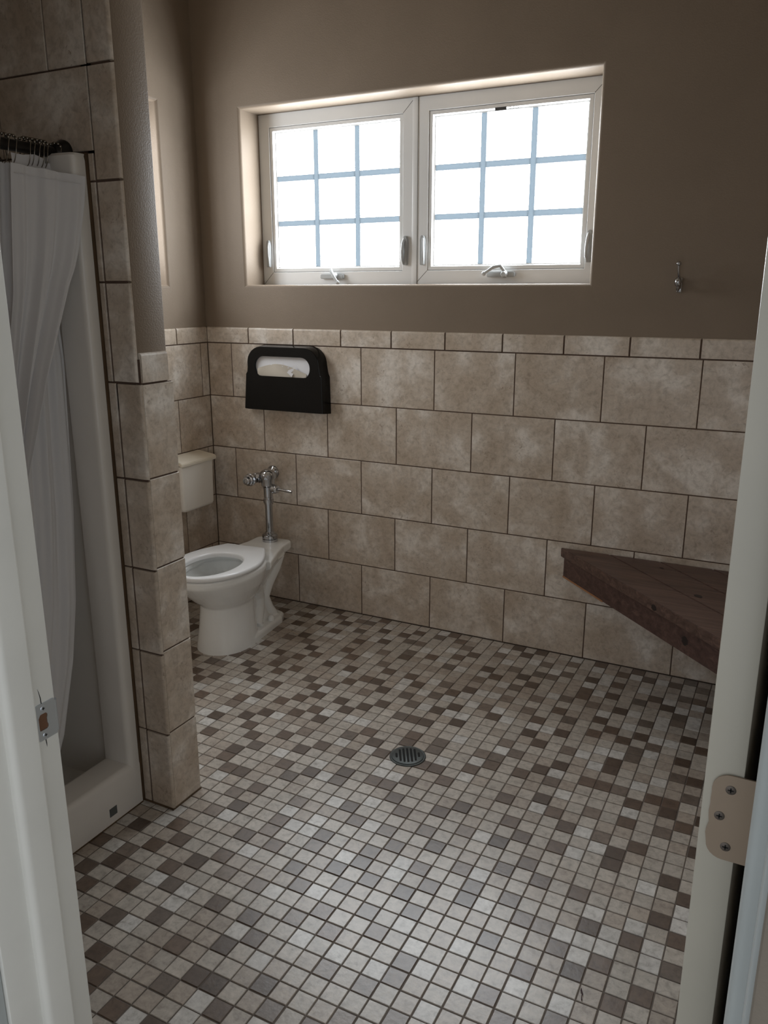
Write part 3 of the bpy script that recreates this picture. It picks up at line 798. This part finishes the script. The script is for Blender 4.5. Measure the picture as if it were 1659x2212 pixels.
# web under the deck running down into the trapway
tloft(bm, [(trap(.058, .14, .262), .19), (trap(.075, .11, .262), .235), (trap(.092, .070, .262), .275), (trap(.112, .035, .264), .305), (trap(.122, .010, .266), .320)])
bowl = finish('bowl', bm, 'porcelain', toilet, 180)
rm = bowl.modifiers.new('r', 'REMESH'); rm.mode = 'VOXEL'; rm.voxel_size = .0034; rm.use_smooth_shade = True
sm = bowl.modifiers.new('s', 'SMOOTH'); sm.factor = .5; sm.iterations = 5
bm = bmesh.new()
bm.faces.new([bm.verts.new(tl(x, y, .222)) for x, y in egg(.375, .125, .10, .088)]); bmesh.ops.recalc_face_normals(bm, faces=bm.faces)
finish('water', bm, 'water', bowl)
# seat ring
def seat_out(ins, n=72):
    P = []
    hw, b_, L, s0 = .184-ins, .100-ins, .470-ins, .225
    k1 = n//4
    R_ = []
    for k in range(k1+1):
        s = ins+(s0-ins)*k/k1; R_.append((b_+(hw-b_)*math.sin(PI/2*k/k1), s))
    for k in range(1, n//4+1):
        a = PI/2*k/(n//4); R_.append((hw*math.cos(a), s0+(L-s0)*math.sin(a)))
    Lf = [(-x, y) for x, y in R_[::-1]][1:]
    return R_+Lf
def seat_in(ins, n=72):
    R_ = []; c, a0, b0, w0 = .275, .165, .150, .116
    k1 = n//4
    for k in range(k1+1):
        a = -PI/2+PI/2*k/k1; R_.append(((w0+ins)*math.cos(a)**.85 if k < k1 else w0+ins, c+(b0+ins)*math.sin(a)))
    for k in range(1, k1+1):
        a = PI/2*k/k1; R_.append(((w0+ins)*max(0, math.cos(a)), c+(a0+ins)*math.sin(a)))
    Lf = [(-x, y) for x, y in R_[::-1]][1:]
    return R_+Lf
def sp_(P, z): return [tl(x, y+.213, z) for x, y in P]
bm = bmesh.new(); zt = .394
rings = []
for ins, z in ((.004, zt-.021), (0, zt-.017), (0, zt-.009), (.002, zt-.004), (.006, zt-.001), (.011, zt)): rings.append(sp_(seat_out(ins), z))
for ins, z in ((.010, zt), (.005, zt-.001), (.001, zt-.005), (0, zt-.010), (0, zt-.021)): rings.append(sp_(seat_in(ins), z))
loft(bm, rings+[rings[0]], cap0=False, cap1=False)
bmesh.ops.recalc_face_normals(bm, faces=bm.faces)
finish('seat', bm, 'seat', toilet, 60)
for s in (-1, 1):
    bm = bmesh.new(); lathe(bm, tl(s*.07, .205, .352), (0, 0, 1), [(0, .013), (.03, .013), (.034, .008)], 20); finish('seat_hinge', bm, 'seat', toilet)
    bm = bmesh.new(); lathe(bm, tl(s*.098, .185, .028), (0, 0, 1), [(0, .0165), (.010, .0160), (.022, .0135), (.029, .008), (.031, .001)], 24); finish('bolt_cap', bm, 'porcelain', toilet, 60)

# ------------------------------------------------------------------ flush valve
fv = empty('flush_valve', (TX, TY, .352), label='chrome exposed flush valve standing on the back of the toilet', category='flush valve')
ZV = .6515; XSUP = .360
bm = bmesh.new(); lathe(bm, (XSUP, -.0005, ZV), (0, -1, 0), [(0, .033), (.004, .0335), (.010, .030), (.016, .021), (.020, .016)], 36); finish('wall_flange', bm, 'chrome', fv)
bm = bmesh.new(); tube(bm, [(XSUP, -.015, ZV), (XSUP, -.10, ZV), (XSUP, -.125, ZV)], .0135, 24)
lathe(bm, (XSUP, -.118, ZV), (0, -1, 0), [(0, .016), (.003, .0225), (.034, .0235), (.036, .021), (.058, .021), (.060, .0285), (.066, .0295), (.072, .0295), (.076, .0245), (.080, .0245), (.082, .0265), (.088, .0255), (.091, .0205), (.096, .0200), (.100, .0180), (.104, .0175), (.106, .0140), (.1065, .010), (.102, .009), (.102, .001)], 32)
finish('control_stop', bm, 'chrome', fv, 30)
bm = bmesh.new(); lathe(bm, (XSUP+.006, TY, ZV), (1, 0, 0), [(0, .016), (.008, .016), (.0085, .0225), (.026, .0225), (.0265, .0165), (.05, .0165)], 6)
lathe(bm, (XSUP, TY, ZV), (1, 0, 0), [(0, .0160), (.07, .0175)], 24); finish('tailpiece', bm, 'chrome', fv, 25)
bm = bmesh.new()
lathe(bm, (TX, TY, .565), (0, 0, 1), [(0, .0185), (.004, .021), (.040, .0215), (.052, .0235), (.060, .031), (.092, .033), (.094, .0385), (.098, .0400), (.114, .0400), (.117, .0375), (.124, .0345), (.131, .0255), (.133, .0170), (.1335, .0165), (.136, .0155), (.137, .001)], 40)
lathe(bm, (TX, TY, .612), (1, .0, 0), [(0, .014), (.024, .0145)], 24)
finish('valve_body', bm, 'chrome', fv, 30)
bm = bmesh.new(); lathe(bm, (TX+.026, TY-.001, .611), (1, 0, 0), [(0, .015), (.003, .0215), (.018, .0215), (.020, .0195), (.025, .0190), (.029, .0175), (.030, .010)], 32)
finish('handle_socket', bm, 'chrome', fv, 30)
bm = bmesh.new(); tube(bm, [(TX+.050, TY, .611), (TX+.062, TY-.0, .611), (TX+.085, TY-.001, .610), (TX+.118, TY-.002, .608), (TX+.132, TY-.002, .607), (TX+.134, TY-.002, .607)], [.0075, .006, .0063, .0070, .0068, .004], 20)
finish('handle', bm, 'chrome', fv, 50)
bm = bmesh.new(); lathe(bm, (TX, TY, .375), (0, 0, 1), [(0, .0175), (.158, .0175), (.159, .0205), (.168, .0205), (.1685, .0245), (.184, .0245), (.185, .0205), (.192, .020)], 32)
finish('flush_tube', bm, 'chrome', fv, 30)
bm = bmesh.new(); lathe(bm, (TX, TY, .350), (0, 0, 1), [(0, .034), (.003, .0365), (.014, .0365), (.017, .0325), (.020, .0370), (.034, .0370), (.038, .032), (.040, .025), (.046, .0245), (.050, .0185)], 40)
finish('spud_coupling', bm, 'chrome', fv, 30)

# ------------------------------------------------------------------ sanitary bin on the left wall
bn = empty('sanitary_bin', (0, -.25, .50), label='cream wall-mounted sanitary bin with a sloping hinged lid on the left wall', category='bin')
bm = bmesh.new()
bt = rrect(.004, -.365, .104, -.132, .014, 5); 
def inset(P, k, c=(.05, -.25)): return [(c[0]+(x-c[0])*k if x > .02 else x, c[1]+(y-c[1])*k) for x, y in P]
t = bmesh.new()
loft(t, [[(x, y, .498) for x, y in inset(bt, .86)], [(x, y, .501) for x, y in inset(bt, .91)], [(x, y, .512) for x, y in inset(bt, .955)], [(x, y, .62) for x, y in inset(bt, .975)], [(x, y, .728-.10*x) for x, y in bt]])
bmesh.ops.recalc_face_normals(t, faces=t.faces); merge(bm, t)
finish('body', bm, 'bin', bn, 50)
bm = bmesh.new()
prism(bm, [(.001, .7175), (.001, .7525), (.02, .7515), (.108, .7390), (.115, .7320), (.114, .7175), (.106, .7175), (.1, .7235), (.01, .730)], -.372, -.1215, lambda u, v, a: (u, a, v), bev=.0025)
finish('lid', bm, 'bin_lid', bn, 40, label='yellowed hinged lid')

# ------------------------------------------------------------------ seat cover dispenser
dp = empty('seat_cover_dispenser', (.46, 0, .96), label='black plastic toilet seat cover dispenser on the tiled back wall with white paper showing', category='dispenser')
outl = [(.2505, .9615), (.6865, .9630), (.6835, 1.130), (.6785, 1.1345), (.6740, 1.155), (.6710, 1.175)]
for k in range(9):
    a = math.radians(90*k/8); outl.append((.590+.080*math.cos(a), 1.182+.0745*math.sin(a)))
for k in range(9):
    a = math.radians(90+90*k/8); outl.append((.356+.080*math.cos(a), 1.182+.0745*math.sin(a)))
outl += [(.2760, 1.160), (.2730, 1.1350), (.2660, 1.1300)]
hole = rrect(.3165, 1.116, .6215, 1.213, .0470, 8)
cc = (.469, 1.160)
# lower slit edge is straighter than the top
hole = [(x, y if y > 1.15 else max(y, 1.122)) for x, y in hole]
ro, ri = ring_resample(outl, cc, 120), ring_resample(hole, cc, 120)
# keep the true corners of the outline
bm = bmesh.new()
fo = lambda P, y, k=1.0: [((.466+(x-.466)*k), y, 1.10+(z-1.10)*k) for x, z in P]
loft(bm, [fo(ro, -.0005, 1.035), fo(ro, -.012, 1.03), fo(ro, -.0535, 1.0), fo(ro, -.0585, .992), fo(ro, -.060, .982), fo(ri, -.060), fo(ri, -.0585, .995), fo(ri, -.050, .985)], cap0=False, cap1=False)
bmesh.ops.recalc_face_normals(bm, faces=bm.faces)
hs = finish('housing', bm, 'black', dp, 30)
for (sx, sz) in ((.6745, 1.132),):
    bm = bmesh.new(); lathe(bm, (sx, -.0585, sz), (0, -1, 0), [(0, .003), (.0015, .003)], 12); finish('lock_pin', bm, 'steel', hs)
bm = bmesh.new(); box(bm, (.290, -.045, 1.00), (.650, -.012, 1.222), .004); finish('paper_stack', bm, 'paper', dp, 30)
bm = bmesh.new()
G = []
for i in range(30):
    row = []
    for k in range(14):
        u, v = i/29, k/13
        x = .330+.266*u; top = 1.150+.034*math.sin(PI*min(1, u*.95+.05))-.012*u
        z = 1.105+(top-1.105)*v
        y = -.0515-.004*math.sin(7*u+3*v)*v-.003*math.sin(17*u)*v*v-(.006*math.exp(-((u-.62)/.10)**2)*v)
        row.append(bm.verts.new((x, y, z)))
    G.append(row)
for a, b_ in zip(G, G[1:]):
    for i in range(13): bm.faces.new((a[i], b_[i], b_[i+1], a[i+1]))
bmesh.ops.recalc_face_normals(bm, faces=bm.faces)
finish('front_sheet', bm, 'paper2', dp, 60)
bm = bmesh.new()
for (cx_, cz_, w_, h_, rot) in ((.490, 1.172, .040, .018, -.25), (.525, 1.158, .045, .020, .6), (.515, 1.140, .032, .024, -.8)):
    c, s = math.cos(rot), math.sin(rot); vs = []
    for (a, b_, d) in ((-1, -1, 0), (1, -.6, .004), (.8, 1, .007), (0, .3, .002), (-.9, .8, .006)):
        x, z = a*w_/2, b_*h_/2; vs.append(bm.verts.new((cx_+x*c-z*s, -.055-d*.5, cz_+x*s+z*c)))
    bm.faces.new(vs)
bmesh.ops.recalc_face_normals(bm, faces=bm.faces)
finish('torn_flap', bm, 'paper', dp)

# ------------------------------------------------------------------ corner bench
bench = empty('corner_bench', (2.4, -.3, .476), label='dark brown stained wooden corner bench mounted on the right walls', category='bench')
E0 = 1.790          # front edge: x + y = E0
def clip_plank(d0, d1):
    """strip between perpendicular distances d0,d1 from the front edge, clipped to the corner"""
    s = math.sqrt(2); a, b_ = E0+d0*s, E0+d1*s
    gx, gy = XR-.003, -.006
    P = [(a-gy, gy), (gx, a-gx)]
    if b_ < gx+gy: P += [(gx, b_-gx), (b_-gy, gy)]
    else: P += [(gx, gy)]
    return P
d = 0; k = 0
while E0+d*math.sqrt(2) < XR-.02:
    w_ = .141 if k == 0 else .138
    P = clip_plank(d, d+w_-.003)
    bm = bmesh.new(); prism(bm, P, .438, .476, lambda u, v, a: (u, v, a), bev=.002)
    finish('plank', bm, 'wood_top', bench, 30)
    d += w_; k += 1
s2 = math.sqrt(2)
a0, a1 = E0+.012*s2, E0+.050*s2
gx, gy = XR-.003, -.003
bm = bmesh.new(); prism(bm, [(a0-gy, gy), (gx, a0-gx), (gx, a1-gx), (a1-gy, gy)], .350, .4375, lambda u, v, a: (u, v, a), bev=.002)
finish('fascia', bm, 'wood', bench, 30)
bm = bmesh.new(); a2 = a0-.0012; prism(bm, [(a2-gy, gy), (gx-.62, a2-gx+.62), (gx-.62, a1-gx+.62), (a1-gy, gy)], .3478, .3545, lambda u, v, a: (u, v, a))
finish('raw_edge', bm, 'rawwood', bench, 30, label='unstained orange lower edge')
boxo('cleat', (1.95, -.042, .36), (XR-.005, -.004, .4375), 'wood', bench, .002)
boxo('cleat', (XR-.042, -.75, .36), (XR-.005, -.05, .4375), 'wood', bench, .002)
def knot(p, nrm, tang, ra, rb):
    n_, t_ = Vector(nrm).normalized(), Vector(tang).normalized(); w_ = n_.cross(t_); P = Vector(p)+n_*.0006
    bm = bmesh.new(); bm.faces.new([bm.verts.new(P+t_*ra*math.cos(2*PI*i/16)*(1+.2*math.sin(3*i))+w_*rb*math.sin(2*PI*i/16)) for i in range(16)])
    bmesh.ops.recalc_face_normals(bm, faces=bm.faces); finish('knot', bm, 'knot', bench)
tg = (1, -1, 0); fn_ = (-1, -1, 0)
def onface(x, dd, z): a = E0+dd*s2; return (x, a-x, z)
knot(onface(2.245, 0, .453), fn_, tg, .014, .011)
knot(onface(2.365, .012, .395), fn_, tg, .015, .016)
knot((2.372, -.335, .476), (0, 0, 1), tg, .017, .012)
knot((2.21, -.085, .476), (0, 0, 1), tg, .010, .007)

# ------------------------------------------------------------------ coat hook
hk = empty('coat_hook', (2.167, 0, 1.54), label='small chrome coat hook on the painted back wall right of the window', category='hook')
bm = bmesh.new()
hx = 2.168
box(bm, (hx-.009, -.0005, 1.498), (hx+.009, .006, 1.550), .003)
finish('base_plate', bm, 'chrome', hk, 40)
bm = bmesh.new()
tube(bm, [(hx, .0, 1.535), (hx, -.014, 1.545), (hx-.001, -.030, 1.560), (hx-.002, -.042, 1.580), (hx-.002, -.044, 1.592)], [.005, .0048, .0042, .004, .0045], 14)
bmesh.ops.create_uvsphere(bm, u_segments=18, v_segments=12, radius=.0085, matrix=Matrix.Translation((hx-.002, -.044, 1.597)))
finish('upper_prong', bm, 'chrome', hk, 50)
bm = bmesh.new()
tube(bm, [(hx, .0, 1.525), (hx, -.012, 1.515), (hx, -.026, 1.510), (hx, -.034, 1.519), (hx, -.036, 1.530)], [.007, .008, .007, .006, .006], 14)
bmesh.ops.create_uvsphere(bm, u_segments=18, v_segments=12, radius=.0125, matrix=Matrix.Translation((hx, -.036, 1.534)) @ Matrix.Scale(1.35, 4, (0, 0, 1)))
finish('lower_prong', bm, 'chrome', hk, 50)

# ------------------------------------------------------------------ floor drain
DA = .51
dr = empty('floor_drain', (1.581, -1.020, 0), label='round dull metal floor drain with slotted grate in the mosaic floor', category='drain')
bm = bmesh.new(); lathe(bm, (1.581, -1.020, -.012), (0, 0, 1), [(0, .061), (.0135, .061), (.0155, .059), (.0158, .056), (.0150, .0545)], 56); 
finish('drain_body', bm, 'drainmetal', dr, 40)
bm = bmesh.new(); lathe(bm, (1.581, -1.020, .0008), (0, 0, 1), [(0, .0540), (.0040, .0535), (.0048, .052)], 56); g = finish('grate', bm, 'drainmetal', dr, 40)
bm = bmesh.new()
for k in range(-3, 4):
    L_ = math.sqrt(.045**2-(k*.0125)**2)*.95 if abs(k) < 3 else .014
    P = rrect(-.0036, -L_, .0036, L_, .0035, 4)
    ca, sa = math.cos(DA), math.sin(DA)
    bm.faces.new([bm.verts.new((1.581+(x+k*.0125)*ca-y*sa, -1.020+(x+k*.0125)*sa+y*ca, .00585)) for x, y in P])
bmesh.ops.recalc_face_normals(bm, faces=bm.faces)
finish('slots', bm, 'hole', g)

# ------------------------------------------------------------------ camera, light, world
cam = bpy.data.cameras.new('camera'); co = bpy.data.objects.new('camera', cam); COL.objects.link(co)
cam.sensor_fit = 'HORIZONTAL'; cam.sensor_width = 36; cam.lens = 36*1758.604/1659
cam.clip_start = .02
co.location = (2.61693927, -3.20320706, 1.50747162)
co.rotation_euler = (math.radians(74.7452365), math.radians(.0429551315), math.radians(27.2400529))
sc_ = bpy.context.scene; sc_.camera = co
w = bpy.data.worlds.new('sky'); sc_.world = w; w.use_nodes = True
bg = w.node_tree.nodes['Background']
bg.inputs[0].default_value = (.92, .96, 1.0, 1); bg.inputs[1].default_value = 1.10
sc_.view_settings.view_transform = 'Standard'; sc_.view_settings.look = 'None'
sc_.view_settings.gamma = 1; sc_.view_settings.use_curve_mapping = False
sc_.view_settings.exposure = 0.0
